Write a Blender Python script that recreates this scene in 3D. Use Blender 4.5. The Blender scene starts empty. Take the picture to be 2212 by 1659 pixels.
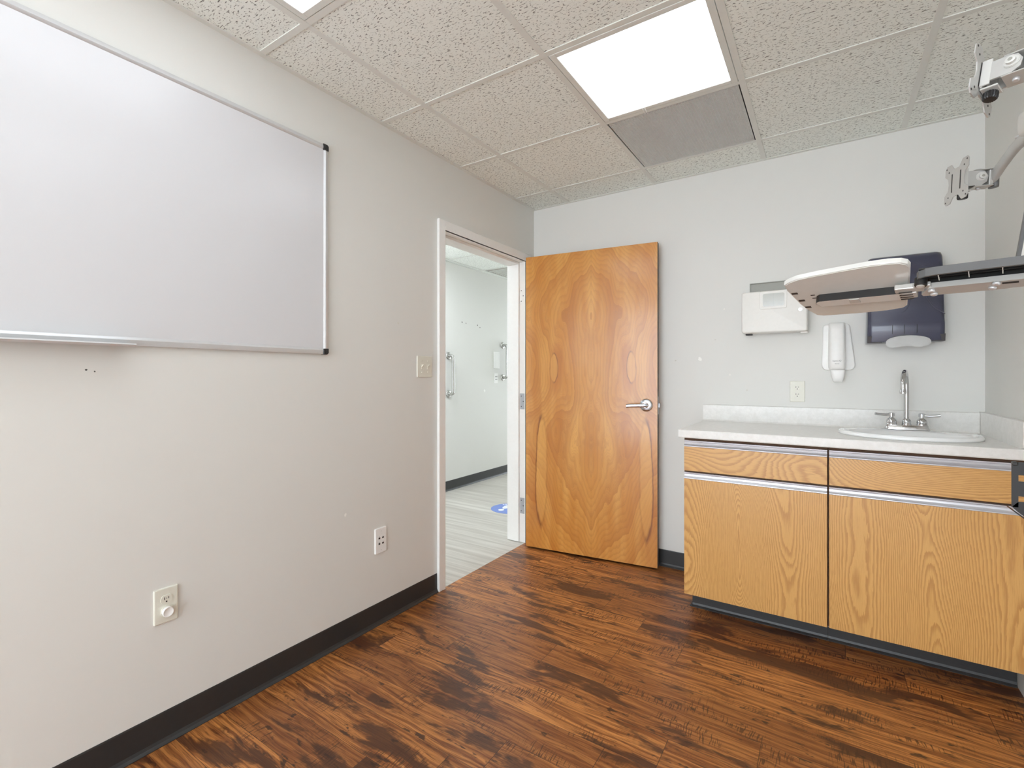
import bpy, bmesh, math, random
from mathutils import Vector, Matrix
PI = math.pi
random.seed(7)
COL = bpy.context.scene.collection

# ------------------------------------------------------------------ node helper
class S:
    """wraps a node socket so that shader maths reads like arithmetic"""
    def __init__(s, g, sock): s.g, s.k = g, sock
    def __add__(s, o): return s.g.m('ADD', s, o)
    __radd__ = __add__
    def __sub__(s, o): return s.g.m('SUBTRACT', s, o)
    def __rsub__(s, o): return s.g.m('SUBTRACT', o, s)
    def __mul__(s, o): return s.g.m('MULTIPLY', s, o)
    __rmul__ = __mul__
    def __truediv__(s, o): return s.g.m('DIVIDE', s, o)
    def abs(s): return s.g.m('ABSOLUTE', s)
    def sqrt(s): return s.g.m('SQRT', s)
    def frac(s): return s.g.m('FRACT', s)
    def floor(s): return s.g.m('FLOOR', s)
    def sin(s): return s.g.m('SINE', s)
    def max(s, o): return s.g.m('MAXIMUM', s, o)
    def min(s, o): return s.g.m('MINIMUM', s, o)
    def pow(s, o): return s.g.m('POWER', s, o)

class G:
    def __init__(s, name):
        s.mat = bpy.data.materials.new(name); s.mat.use_nodes = True
        s.nt = s.mat.node_tree; s.b = s.nt.nodes['Principled BSDF']
        s._c = {}
    def put(s, inp, v):
        if isinstance(v, S): s.nt.links.new(v.k, inp)
        elif isinstance(v, (tuple, list)) and len(v) == 3 and inp.type == 'RGBA': inp.default_value = (*v, 1)
        else: inp.default_value = v
    def m(s, op, *a):
        n = s.nt.nodes.new('ShaderNodeMath'); n.operation = op
        for i, v in enumerate(a): s.put(n.inputs[i], v)
        return S(s, n.outputs[0])
    def coord(s, which='Object'):
        if which not in s._c:
            n = s.nt.nodes.new('ShaderNodeTexCoord'); q = s.nt.nodes.new('ShaderNodeSeparateXYZ')
            s.nt.links.new(n.outputs[which], q.inputs[0])
            s._c[which] = tuple(S(s, q.outputs[i]) for i in range(3))
        return s._c[which]
    def attr(s, name):
        n = s.nt.nodes.new('ShaderNodeAttribute'); n.attribute_name = name
        return S(s, n.outputs['Fac'])
    def vec(s, x=0., y=0., z=0.):
        n = s.nt.nodes.new('ShaderNodeCombineXYZ')
        for i, v in enumerate((x, y, z)): s.put(n.inputs[i], v)
        return S(s, n.outputs[0])
    def noise(s, v, scale=1., detail=2., rough=.5, dist=0.):
        n = s.nt.nodes.new('ShaderNodeTexNoise')
        s.put(n.inputs['Vector'], v); n.inputs['Scale'].default_value = scale
        n.inputs['Detail'].default_value = detail; n.inputs['Roughness'].default_value = rough
        n.inputs['Distortion'].default_value = dist
        return S(s, n.outputs[0])
    def cells(s, v, scale=1.):
        n = s.nt.nodes.new('ShaderNodeTexVoronoi'); s.put(n.inputs['Vector'], v); n.inputs['Scale'].default_value = scale
        return S(s, n.outputs['Distance'])
    def step(s, v, a, b):
        n = s.nt.nodes.new('ShaderNodeMapRange'); n.interpolation_type = 'SMOOTHSTEP'
        s.put(n.inputs['Value'], v); n.inputs['From Min'].default_value = a; n.inputs['From Max'].default_value = b
        return S(s, n.outputs[0])
    def mix(s, f, a, b):
        n = s.nt.nodes.new('ShaderNodeMix'); n.data_type = 'RGBA'
        s.put(n.inputs['Factor'], f); s.put(n.inputs['A'] if 0 else n.inputs[6], a); s.put(n.inputs[7], b)
        return S(s, n.outputs[2])
    def bump(s, h, strength=.3, dist=.002):
        n = s.nt.nodes.new('ShaderNodeBump'); s.put(n.inputs['Height'], h)
        n.inputs['Strength'].default_value = strength; n.inputs['Distance'].default_value = dist
        s.nt.links.new(n.outputs[0], s.b.inputs['Normal'])
    def set(s, color=None, rough=None, metal=None, coat=None, coat_rough=None, spec=None):
        if color is not None: s.put(s.b.inputs['Base Color'], color)
        if rough is not None: s.put(s.b.inputs['Roughness'], rough)
        if metal is not None: s.put(s.b.inputs['Metallic'], metal)
        if coat is not None: s.put(s.b.inputs['Coat Weight'], coat)
        if coat_rough is not None: s.put(s.b.inputs['Coat Roughness'], coat_rough)
        if spec is not None: s.put(s.b.inputs['Specular IOR Level'], spec)
        return s.mat

def lin(r, g, b):
    f = lambda c: (c/255/12.92) if c/255 <= .04045 else ((c/255+.055)/1.055)**2.4
    return (f(r), f(g), f(b))

def plain(name, rgb, rough=.5, metal=0., coat=0., var=.03, scale=60.):
    """a plain surface with a faint procedural variation of its colour"""
    g = G(name); x, y, z = g.coord()
    n = g.noise(g.vec(x, y, z), scale, 2.)
    c = lin(*rgb)
    col = g.mix(n, tuple(v*(1-var) for v in c), tuple(min(1, v*(1+var)) for v in c))
    return g.set(col, rough, metal, coat, .1)

# ------------------------------------------------------------------ mesh helpers
def bx(bm, x0, x1, y0, y1, z0, z1, bev=0., seg=2, mi=0):
    vs = [bm.verts.new((x, y, z)) for z in (z0, z1) for y in (y0, y1) for x in (x0, x1)]
    fs = [bm.faces.new([vs[i] for i in f]) for f in ((0,2,3,1),(4,5,7,6),(0,1,5,4),(2,6,7,3),(0,4,6,2),(1,3,7,5))]
    for f in fs: f.material_index = mi
    if bev > 0:
        es = list({e for f in fs for e in f.edges})
        r = bmesh.ops.bevel(bm, geom=es, offset=bev, segments=seg, profile=.5, affect='EDGES')
        for f in r['faces']: f.material_index = mi
    return vs

def prism(bm, pts, h0, h1, fn=lambda a, b, h: (a, b, h), bev=0., mi=0, seg=2):
    """a 2-D outline pushed through from h0 to h1; fn turns (a, b, h) into a point"""
    lo = [bm.verts.new(fn(a, b, h0)) for a, b in pts]; hi = [bm.verts.new(fn(a, b, h1)) for a, b in pts]
    n = len(pts); fs = [bm.faces.new(lo[::-1]), bm.faces.new(hi)]
    for i in range(n): fs.append(bm.faces.new((lo[i], lo[(i+1) % n], hi[(i+1) % n], hi[i])))
    for f in fs: f.material_index = mi
    if bev > 0:
        es = list(set(fs[1].edges))
        r = bmesh.ops.bevel(bm, geom=es, offset=bev, segments=seg, profile=.5, affect='EDGES')
        for f in r['faces']: f.material_index = mi

def lathe(bm, prof, n=24, fn=lambda x, y, z: (x, y, z), mi=0, cap=True):
    """prof = [(radius, height)] turned about the local z axis"""
    rings = [[bm.verts.new(fn(r*math.cos(2*PI*k/n), r*math.sin(2*PI*k/n), h)) for k in range(n)] for r, h in prof]
    for a, b in zip(rings, rings[1:]):
        for k in range(n):
            f = bm.faces.new((a[k], a[(k+1) % n], b[(k+1) % n], b[k])); f.material_index = mi; f.smooth = True
    if cap:
        for r, flip in ((rings[0], True), (rings[-1], False)):
            f = bm.faces.new(r[::-1] if flip else r); f.material_index = mi

def axis_fn(o, ax):
    """points of a lathe about the axis ax through o"""
    w = Vector(ax).normalized(); u = w.orthogonal().normalized(); v = w.cross(u); o = Vector(o)
    return lambda x, y, z: o + u*x + v*y + w*z

def smooth_path(P, sub=6):
    P = [Vector(p) for p in P]; out = []
    for i in range(len(P)-1):
        p0 = P[max(i-1, 0)]; p1 = P[i]; p2 = P[i+1]; p3 = P[min(i+2, len(P)-1)]
        for k in range(sub):
            t = k/sub
            out.append(.5*((2*p1)+(p2-p0)*t+(2*p0-5*p1+4*p2-p3)*t*t+(3*p1-p0-3*p2+p3)*t**3))
    return out+[P[-1]]

def tube(bm, path, ra, rb=None, n=16, up=(0, 0, 1), sq=1., mi=0):
    """a tube along path, half-width ra across and rb along up; sq<1 squares the section off"""
    rb = rb or ra; rings = []; up = Vector(up)
    for i, p in enumerate(path):
        t = (path[min(i+1, len(path)-1)]-path[max(i-1, 0)]).normalized()
        a = t.cross(up)
        if a.length < 1e-4: a = t.orthogonal()
        a.normalize(); b = a.cross(t).normalized()
        ring = []
        for k in range(n):
            c, s_ = math.cos(2*PI*k/n), math.sin(2*PI*k/n)
            ring.append(bm.verts.new(p+a*ra*math.copysign(abs(c)**sq, c)+b*rb*math.copysign(abs(s_)**sq, s_)))
        rings.append(ring)
    for a, b in zip(rings, rings[1:]):
        for k in range(n):
            f = bm.faces.new((a[k], a[(k+1) % n], b[(k+1) % n], b[k])); f.smooth = True; f.material_index = mi
    for r in (rings[0][::-1], rings[-1]): bm.faces.new(r).material_index = mi

def tf(bm, M, start=0):
    bm.verts.ensure_lookup_table()
    for v in bm.verts[start:]: v.co = M @ v.co

def obj(name, bm, mats, parent=None, smooth=None, loc=None):
    me = bpy.data.meshes.new(name); bmesh.ops.recalc_face_normals(bm, faces=bm.faces)
    bm.to_mesh(me); bm.free()
    for m in (mats if isinstance(mats, (list, tuple)) else [mats]): me.materials.append(m)
    o = bpy.data.objects.new(name, me); COL.objects.link(o)
    if parent: o.parent = parent
    if loc: o.location = loc
    if smooth:
        try: me.shade_smooth(); me.set_sharp_from_angle(angle=math.radians(smooth))
        except Exception: pass
    return o

def B(): return bmesh.new()
def tag(o, label, cat, group=None):
    o['label'] = label; o['category'] = cat
    if group: o['group'] = group
    return o
def thing(name, label, cat, loc=(0, 0, 0), rot=None, group=None):
    o = bpy.data.objects.new(name, None); COL.objects.link(o); o.empty_display_size = .05
    if rot is not None: o.matrix_world = Matrix.Translation(loc) @ rot.to_4x4()
    else: o.location = loc
    return tag(o, label, cat, group)
def struct(o, label=None):
    o['kind'] = 'structure'
    if label: o['label'] = label
    return o
def frame(x, y, z):
    return Matrix((x, y, z)).transposed()
def rrect(w, h, r, n=5, cx=0., cy=0.):
    P = []
    for sx, sy, a0 in ((1, 1, 0), (-1, 1, 90), (-1, -1, 180), (1, -1, 270)):
        for k in range(n+1):
            a = math.radians(a0+90*k/n)
            P.append((cx+sx*(w/2-r)+r*math.cos(a), cy+sy*(h/2-r)+r*math.sin(a)))
    return P

# ------------------------------------------------------------------ dimensions
H = 2.43; W = 2.413; YB = -6.5; TH = .13            # ceiling, right wall, open end behind the camera, wall thickness
XH, HH = -1.484, 2.40                               # the corridor's far wall and its ceiling
DY0, DY1, DZ = -1.030, -.128, 2.028                 # clear door opening in the left wall
G0 = .6096; GA = .290; GR = .276                    # ceiling grid module and its first line / row

# ------------------------------------------------------------------ materials
def wall_mat(name, ax, spots=(), rgb=(226, 225, 220)):
    g = G(name); p = g.coord(); x, y, z = p
    a, b = p[ax], z
    n = g.noise(g.vec(x, y, z), 2.2, 3.)
    c = lin(*rgb)
    col = g.mix(n, tuple(v*.985 for v in c), tuple(v*1.015 for v in c))
    if spots:
        wob = g.noise(g.vec(x, y, z), 90., 2.)
        for sa, sb, r, sc in spots:
            d = ((a-sa)*(a-sa)+(b-sb)*(b-sb)).sqrt()+(wob-.5)*r*1.6
            col = g.mix(1-g.step(d, r*.7, r*1.1), col, lin(*sc))
    return g.set(col, .55, spec=.35)
WH = (246, 245, 240)
M_wall_l = wall_mat('paint on left wall', 1, [(-1.705, .575, .007, WH), (-1.38, 1.47, .006, (219, 217, 209)), (-2.63, 1.22, .003, (90, 88, 84)), (-2.61, 1.215, .003, (90, 88, 84))])
M_wall_b = wall_mat('paint on back wall', 0, [(1.165, 1.305, .012, WH), (1.30, 1.60, .005, (238, 236, 230)), (1.25, 1.42, .006, (216, 214, 206)), (1.33, 1.21, .005, (238, 236, 230)), (1.42, 1.12, .006, (219, 217, 209)), (1.02, 1.30, .005, (208, 205, 196))])
M_wall = wall_mat('paint on right wall', 1)
M_wall_h = wall_mat('corridor paint', 1, [(1.02, 1.79, .009, (96, 92, 86)), (1.09, 1.785, .007, (96, 92, 86)), (1.30, 1.78, .010, (110, 106, 100)), (1.35, 1.76, .007, (100, 96, 90)), (1.44, 1.035, .016, WH)], (226, 225, 220))
M_trim = plain('white gloss trim paint', (241, 240, 237), .35)
M_white = plain('white plastic', (242, 241, 238), .35)
M_white2 = plain('off white enamel', (236, 234, 228), .4)
M_ivory = plain('ivory plastic', (226, 224, 211), .38)
M_rubber = plain('black rubber', (46, 46, 46), .42, var=.12)
M_grid = plain('grid paint', (226, 227, 221), .5)
M_dark = plain('dark cavity', (26, 25, 24), .7)
M_black = plain('black plastic', (34, 33, 33), .42)
M_hole = plain('dark slot', (48, 46, 44), .6)
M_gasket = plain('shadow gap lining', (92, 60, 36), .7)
M_alu = plain('anodised aluminium', (214, 215, 220), .33, .55, var=.02)
M_alu2 = plain('frame aluminium', (216, 217, 218), .3, .35)
M_chrome = plain('chrome', (206, 206, 207), .08, 1., var=.0)
M_nickel = plain('satin chrome', (205, 208, 214), .22, 1.)
M_steel = plain('stainless steel', (196, 195, 192), .18, 1.)
M_hinge = plain('dull hinge steel', (176, 178, 182), .4, .4)
M_porc = plain('white porcelain', (247, 247, 246), .08, coat=.5, var=.005)
M_paper = plain('paper towel', (240, 240, 238), .8)
M_greybrk = plain('grey painted steel', (158, 157, 148), .45)
M_silver = plain('silver paint', (196, 195, 191), .35, .3)
M_silver2 = plain('light silver plastic', (216, 215, 210), .3, .15)
M_grey = plain('dark grey plastic', (98, 98, 98), .42)
M_grey2 = plain('mid grey steel', (138, 137, 134), .4, .2)
M_edge = plain('door edge timber', (96, 90, 82), .6)
M_board = plain('whiteboard enamel', (218, 218, 220), .24, var=.004, scale=4.)
M_ink = plain('grey print', (150, 150, 150), .6)
M_blue = plain('blue floor vinyl', (112, 137, 205), .4)
M_label = plain('white floor print', (238, 239, 242), .4)

def counter_mat():
    g = G('speckled worktop laminate'); x, y, z = g.coord()
    n = g.noise(g.vec(x, y, z), 38., 5., .7); f = g.noise(g.vec(x, y, z), 330., 2.)
    c = g.mix(g.step(n, .3, .7), lin(229, 227, 222), lin(238, 236, 232))
    c = g.mix(g.step(f, .62, .75)*.35, c, lin(196, 193, 186))
    return g.set(c, .32)
M_counter = counter_mat()

def tile_mat(name, sc=1.):
    g = G(name); x, y, z = g.coord()
    warp = g.noise(g.vec(x, y, 0.), 24., 2.)
    a = g.noise(g.vec(x*78*sc+warp*4, y*170*sc, 0.), 1., 3., .62)
    b = g.noise(g.vec(x*210*sc, y*260*sc, 3.), 1., 2., .5)
    pit = g.step(a, .565, .635); fine = g.step(b, .60, .74)
    c = g.mix(fine*.45, lin(243, 246, 240), lin(196, 195, 186))
    c = g.mix(pit*.85, c, lin(84, 81, 74))
    return g.set(c, .9, spec=.1)
M_tile = tile_mat('fissured ceiling tile'); M_tile_h = tile_mat('corridor ceiling tile', 1.4)

def diffuser_mat():
    g = G('lit prismatic diffuser'); x, y, z = g.coord()
    d = ((x*150).sin()*(y*150).sin())
    e = g.b.inputs
    g.set((.8, .8, .8), .4)
    g.put(e['Emission Color'], (.92, 1., 1.09))
    g.put(e['Emission Strength'], 2.25+d*.2)
    return g.mat
M_diff = diffuser_mat()
def lamp_mat():
    g = G('corridor lamp diffuser'); g.set((.8, .8, .8), .4)
    g.put(g.b.inputs['Emission Color'], (.92, 1., 1.09)); g.put(g.b.inputs['Emission Strength'], 22.)
    return g.mat

def oak_mat(name, horizontal=False, seed=0.):
    g = G(name); x, y, z = g.coord()
    a, b = (z, x) if horizontal else (x, z)
    per = .40 if horizontal else .42
    lo = g.noise(g.vec(a*1.2+seed, b*.9, seed), 1., 2.)-.5
    jit = g.noise(g.vec(a*14, b*3.5, seed), 1., 3.)-.5
    D = .045+(g.noise(g.vec(a*1.7+seed, b*(1.1 if horizontal else 1.0), seed*.7), 1., 1.)-.5)*.30
    wv = ((a*(PI/per)+.5+seed+lo*1.4).sin())*.095
    r = (D*D+wv*wv).sqrt()+jit*.008
    fld = r*(270 if horizontal else 320)+(g.noise(g.vec(a*500, b*16, seed), 1., 2.)-.5)*.7
    saw = fld.frac()
    line = g.step(saw, .30, .88)*(1-g.step(saw, .94, 1.))
    pore = g.noise(g.vec(a*900, b*22, seed), 1., 2., .6)
    c = g.mix(g.noise(g.vec(a*5, b*1.1, seed+4), 1., 2.), lin(214, 163, 92), lin(224, 176, 108))
    c = g.mix(line*.58, c, lin(172, 114, 52))
    c = g.mix(g.step(pore, .50, .74)*.42, c, lin(186, 130, 66))
    return g.set(c, .36, coat=.12, coat_rough=.3)
M_oak = oak_mat('oak laminate upright grain', False, 0.); M_oak2 = oak_mat('oak laminate upright grain wide', False, 2.3)
M_oak_h = oak_mat('oak laminate level grain', True, 5.1); M_oak_h2 = oak_mat('oak laminate level grain long', True, 8.4)

def veneer_mat():
    """book-matched birch: the figure mirrors about the middle of the leaf"""
    g = G('book matched birch veneer'); x, y, z = g.coord()
    sd = x-.468
    asym = g.noise(g.vec(x*3, z*3, 9.), 1., 2.)-.5
    u = (sd*sd+.00004).sqrt()+asym*.012
    n1 = g.noise(g.vec(u*5.5, z*1.5, 1.), 1., 2., .5)-.5
    n2 = g.noise(g.vec(u*16, z*4.5, 5.), 1., 3., .55)-.5
    lo = (.82-z).max(0.); hi = (z-1.52).max(0.)
    mid = 1-g.step((z-1.25).abs(), .05, .42)
    bulge = 1-g.step((z-.80).abs(), .03, .32)
    F = u*(5.2+mid*2.2-bulge*1.6)+lo*lo*2.6+hi*hi*5.5+n1*1.3+n2*.28
    wood = (F*6+(g.noise(g.vec(u*160, z*6, 2.), 1., 2.)-.5)*.5).frac()
    line = g.step(wood, .35, .9)*(1-g.step(wood, .93, 1.))
    fine = (F*34+n2*2).frac()
    fl = g.step(fine, .3, .8)*(1-g.step(fine, .85, 1.))
    tone = g.noise(g.vec(u*7, z*1.0, 3.), 1., 3., .6)
    blot = g.noise(g.vec(u*9, z*5, 11.), 1., 3., .6)
    c = g.mix(g.step(tone, .3, .7), lin(202, 132, 50), lin(226, 166, 84))
    c = g.mix(g.step(F.frac(), .45, .97)*.38, c, lin(178, 104, 36))
    c = g.mix(line*.22, c, lin(160, 92, 36))
    c = g.mix(fl*.16, c, lin(165, 100, 44))
    c = g.mix(g.step(blot, .58, .78)*.30, c, lin(172, 104, 44))
    # four slim islands where a knot was cut through, two and two across the centre line
    for u0, z0, ru, rz, dark, sg in ((.262, 1.258, .028, .10, .75, -1.), (.352, .550, .040, .375, .9, 1.)):
        e = (((u-u0+n2*.030-n1*.02)/ru).abs().pow(1.7)+((z-z0)/rz).abs().pow(2.6)).sqrt()
        side = g.step((u-u0)*sg, -.012, .010)*.75+.25
        c = g.mix((1-g.step(e, .80, 1.0))*.45, c, lin(221, 162, 84))
        c = g.mix(g.step(e, .88, 1.0)*(1-g.step(e, 1.0, 1.16))*side*dark, c, lin(126, 66, 24))
        c = g.mix(g.step(e, 1.0, 1.1)*(1-g.step(e, 1.1, 2.8))*side*.42, c, lin(176, 98, 34))
    seam = 1-g.step(sd.abs(), .0006, .002)
    c = g.mix(seam*.25, c, lin(140, 84, 36))
    return g.set(c, .30, coat=.35, coat_rough=.12)
M_veneer = veneer_mat()

def floor_mat():
    g = G('smoked hickory plank'); x, y, z = g.coord(); pid = g.attr('plank'); ed = g.attr('edge')
    n = g.nt.nodes.new('ShaderNodeUVMap'); n.uv_map = 'plankuv'
    q = g.nt.nodes.new('ShaderNodeSeparateXYZ'); g.nt.links.new(n.outputs[0], q.inputs[0])
    U, V, L = S(g, q.outputs[0]), S(g, q.outputs[1]), g.attr('length')
    X = x+pid*37.3; Y = y+pid*11.7
    wob = g.noise(g.vec(X*2.4, Y*9, pid*9), 1., 2.)-.5
    smoke = g.noise(g.vec(X*2.3, Y*9.5+wob*1.2, pid*5), 1., 5., .66)
    grain = g.noise(g.vec(X*2.6, Y*70+wob*5, 1.), 1., 3., .62)
    hair = g.noise(g.vec(X*10, Y*300+wob*16, 2.), 1., 2., .65)
    knot = g.noise(g.vec(X*11, Y*26, 7.), 1., 3., .68)
    saw = g.noise(g.vec(X*230+wob*6, Y*22, 4.), 1., 0.)
    patch = g.noise(g.vec(X*4.5, Y*9, 8.), 1., 0.)
    base = g.mix(g.step(grain, .32, .68), lin(122, 68, 32), lin(204, 136, 72))
    tone = g.noise(g.vec(pid*91., 0., 0.), 1., 0.)
    base = g.mix(g.step(tone, .35, .65)*.45, base, lin(106, 58, 32))
    base = g.mix(g.step(hair, .52, .62)*.62, base, lin(84, 42, 20))
    base = g.mix(g.step(smoke, .515, .60)*.84, base, lin(66, 37, 25))
    base = g.mix(g.step(knot, .60, .68)*.85, base, lin(50, 29, 22))
    scr = g.step(saw, .56, .66)*g.step(patch, .52, .64)
    base = g.mix(scr*.75, base, lin(62, 35, 22))
    gap = 1-g.step(V.min(.1515-V), .0004, .0013)
    gap2 = 1-g.step(U.min(L-U), .0005, .0016)
    base = g.mix(gap.max(gap2)*.75, base, lin(40, 24, 18))
    g.bump(1-gap.max(gap2), .3, .0015)
    return g.set(base, .34+grain*.14, coat=.18, coat_rough=.26, spec=.38)
M_floor = floor_mat()

def hall_floor_mat():
    g = G('pale grey plank'); x, y, z = g.coord()
    row = (y/.18).floor(); ry = (y/.18).frac()
    X = x+row*3.17
    st = g.noise(g.vec(X*1.2, y*26, row*7), 1., 4., .6)
    c = g.mix(g.step(st, .3, .7), lin(176, 170, 160), lin(207, 203, 194))
    t = g.noise(g.vec(row*5.3, 0., 0.), 1., 0.)
    c = g.mix(g.step(t, .35, .65)*.35, c, lin(170, 164, 154))
    c = g.mix((1-g.step(ry.min(1-ry), .002, .014))*.4, c, lin(140, 134, 124))
    return g.set(c, .4)
M_hfloor = hall_floor_mat()

def smoke_mat():
    g = G('smoked navy plastic'); x, y, z = g.coord()
    n = g.noise(g.vec(x*2, y*2, z*46), 1., 3.)
    c = g.mix(n, lin(40, 41, 55), lin(78, 80, 104))
    return g.set(c, .26, coat=.35, coat_rough=.12)
M_smoke = smoke_mat()
def glass_mat():
    g = G('clear window plastic'); g.set((.86, .87, .86), .12)
    g.b.inputs['Alpha'].default_value = .55
    return g.mat
M_pane = plain('clear window over grey', (180, 180, 172), .12, coat=.6)

# ------------------------------------------------------------------ room shell
def build_floor():
    bm = B(); pl = bm.faces.layers.float.new('plank'); ln = bm.faces.layers.float.new('length'); uv = bm.loops.layers.uv.new('plankuv')
    joint = {-2: .74, -1: .255, 0: .653, 1: .843, 2: 1.06, 3: 1.276, 4: 1.043, 5: .802, 6: .406, 7: 1.366, 8: 1.205, 9: .927, 10: .809}
    pw, plen = .1515, 1.217
    for k in range(-3, 42):
        y1 = min(-.430-pw*k, 0.); y0 = max(-.430-pw*(k+1), YB)
        if y1 <= y0: continue
        x = joint.get(k, random.random()*plen)
        while x > 0: x -= plen
        while x < W:
            a, b = max(x, 0.), min(x+plen, W)
            if b-a > 1e-4:
                f = bm.faces.new([bm.verts.new((p, q, 0)) for p, q in ((a, y0), (b, y0), (b, y1), (a, y1))])
                f[pl] = random.random(); f[ln] = plen
                for lp in f.loops:
                    v = lp.vert.co; lp[uv].uv = (v.x-x, v.y-(-.430-pw*(k+1)))
            x += plen
    # a skirt gives the covering its thickness
    o = obj('floor', bm, M_floor); struct(o, 'dark smoked hickory plank floor')
    bm = B(); bx(bm, 0, W, YB, 0, -.05, -.002); u = obj('underlay', bm, M_dark, o)
    return o
build_floor()
bm = B(); bx(bm, XH-.1, 0, YB, 5.4, -.05, 0); struct(obj('floor_corridor', bm, M_hfloor), 'pale grey plank corridor floor')

bm = B()
bx(bm, -TH, 0, YB, DY0-.02, 0, H+.1); bx(bm, -TH, 0, DY1+.02, 5.4, 0, H+.1); bx(bm, -TH, 0, DY0-.02, DY1+.02, DZ+.03, H+.1)
struct(obj('wall_left', bm, M_wall_l), 'left wall with the doorway and whiteboard')
bm = B(); bx(bm, .0, W+.12, 0, .12, 0, H+.1); struct(obj('wall_back', bm, M_wall_b), 'back wall above the sink counter')
bm = B(); bx(bm, W, W+.12, YB, 0, 0, H+.1); struct(obj('wall_right', bm, M_wall), 'right wall beside the counter')
bm = B(); bx(bm, XH-.1, XH, YB, 5.4, 0, H+.1); struct(obj('wall_corridor', bm, M_wall_h), 'corridor wall seen through the doorway')

# cove base: a rubber strip with a flared toe
def cove(name, a, b, z=.104, flip=1, label=None, axis='y', at=0.):
    bm = B(); prof = [(0, 0), (.0145, 0), (.0145, .0025), (.0075, .010), (.004, .019), (.0032, .10), (.0022, z), (0, z)]
    if axis == 'y': prism(bm, prof, a, b, lambda p, q, h: (at+flip*p, h, q))
    else: prism(bm, prof, a, b, lambda p, q, h: (h, at-flip*p, q))
    return struct(obj(name, bm, M_rubber), label)
cove('baseboard_left', YB, DY0-.056, label='black rubber cove base along the left wall')
cove('baseboard_back', 0.02, 1.222, axis='x', label='black rubber cove base along the back wall')
cove('baseboard_corridor', YB, 5.4, at=XH, label='black cove base along the corridor wall')

# ------------------------------------------------------------------ ceiling
gx = [GA+G0*i for i in range(4)]; gy = [-(GR+G0*i) for i in range(6)]
LIGHT_CELLS = {(1, 2), (0, 4)}; VENT_CELL = (1, 1)
def cells():
    xs = [0]+gx+[W]; ys = [0]+gy+[YB]
    for i in range(len(xs)-1):
        for j in range(len(ys)-1): yield i, j, xs[i], xs[i+1], ys[j+1], ys[j]
bm = B()
for i, j, x0, x1, y0, y1 in cells():
    if (i-1, j-1) in {(1, 1), (0, 3), (0, 4), (2, 3), (1, 0)}: continue
    bx(bm, x0+.002, x1-.002, y0+.002, y1-.002, H+.004, H+.022)
ceil_o = struct(obj('ceiling', bm, M_tile), 'suspended ceiling of fissured tiles')
bm = B()
for x in gx: bx(bm, x-.012, x+.012, YB, 0, H, H+.004); bx(bm, x-.001, x+.001, YB, 0, H+.004, H+.04)
for y in gy:
    xs = [0]+gx+[W]
    for a, b in zip(xs, xs[1:]):
        if not (y == gy[4] and a == gx[0]): bx(bm, a+.0121, b-.0121, y-.012, y+.012, H+.0006, H+.0045)
bx(bm, 0, .022, YB, 0, H-.001, H+.003); bx(bm, W-.022, W, YB, 0, H-.001, H+.003); bx(bm, .022, W-.022, -.022, 0, H-.001, H+.003)
obj('ceiling_grid', bm, M_grid, ceil_o)['label'] = 'pale metal grid bars'
bm = B(); bx(bm, 0, W, YB, 0, H+.28, H+.32); bx(bm, -.0, .004, YB, 0, H+.1, H+.28)
struct(obj('ceiling_slab', bm, M_greybrk), 'slab above the suspended ceiling')

def troffer(label, x0, y0, y1):
    """a lay-in light filling its grid cell from (x0, y0) to y1"""
    x1 = x0+G0
    t = thing('ceiling_light', label, 'ceiling light', ((x0+x1)/2, (y0+y1)/2, H), None, 'fluorescent ceiling lights')
    h = G0/2-.0142; k = (y1-y0)/2-.0142; f = .0243
    bm = B()
    bx(bm, -h, -h+f, -k, k, -.0008, .010, .0015); bx(bm, h-f, h, -k, k, -.0008, .010, .0015)
    bx(bm, -h+f+.0005, h-f-.0005, -k, -k+f, -.0008, .010, .0015); bx(bm, -h+f+.0005, h-f-.0005, k-f, k, -.0008, .010, .0015)
    obj('door_frame', bm, M_grid, t)
    bm = B(); bx(bm, -h+f, h-f, -k+f, k-f, .003, .007); obj('diffuser', bm, M_diff, t)
    bm = B(); bx(bm, -h, h, -k, k, .011, .09); obj('housing', bm, M_grid, t)
    return t
troffer('square lit ceiling light next to the air grille', gx[1], gy[2], gy[1])
troffer('long lit ceiling light cut off by the top edge, above the whiteboard', gx[0], gy[5], gy[3])
troffer('added fill light built like a square ceiling light, out of frame above the monitor mount', gx[2], gy[4], gy[3])  # added unseen light that evens out the room's brightness

# return-air grille beside the light
cx, cy = gx[1]+G0/2, gy[1]+G0/2
t = thing('air_vent', 'square egg-crate air grille in the ceiling beside the light', 'air vent', (cx, cy, H))
bm = B(); h = G0/2-.019; n = 42
for k in range(n+1):
    p = -h+2*h*k/n
    bx(bm, p-.0013, p+.0013, -h, h, .002, .012)
    bx(bm, -h, h, p-.0013, p+.0013, .002, .012)
obj('grille', bm, M_grid, t)
bm = B(); hh = G0/2-.0125
for a, b, c, d in ((-hh, -hh+.006, -hh, hh), (hh-.006, hh, -hh, hh), (-hh+.006, hh-.006, -hh, -hh+.006), (-hh+.006, hh-.006, hh-.006, hh)):
    bx(bm, a, b, c, d, .005, .07)
obj('collar', bm, M_dark, t)  # black strip round the grille, standing in for the plenum's shadow
bm = B(); bx(bm, -hh, hh, -hh, hh, .03, .07); obj('filter', bm, plain('grey filter mat', (120, 117, 110), .9, var=.1, scale=9.), t)
# two thin wires hanging out between the light and the grille
bm = B()
for dx, dz in ((0, .0), (.012, .004)):
    tube(bm, smooth_path([(1.10+dx, gy[1]-.035, H-.001), (1.103+dx, gy[1]-.012, H-.010-dz), (1.10+dx, gy[1]+.014, H-.003)], 5), .0012, n=8)
tag(obj('hanging_wire', bm, M_white), 'thin white wire ends hanging between ceiling light and air grille', 'wire')

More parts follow.
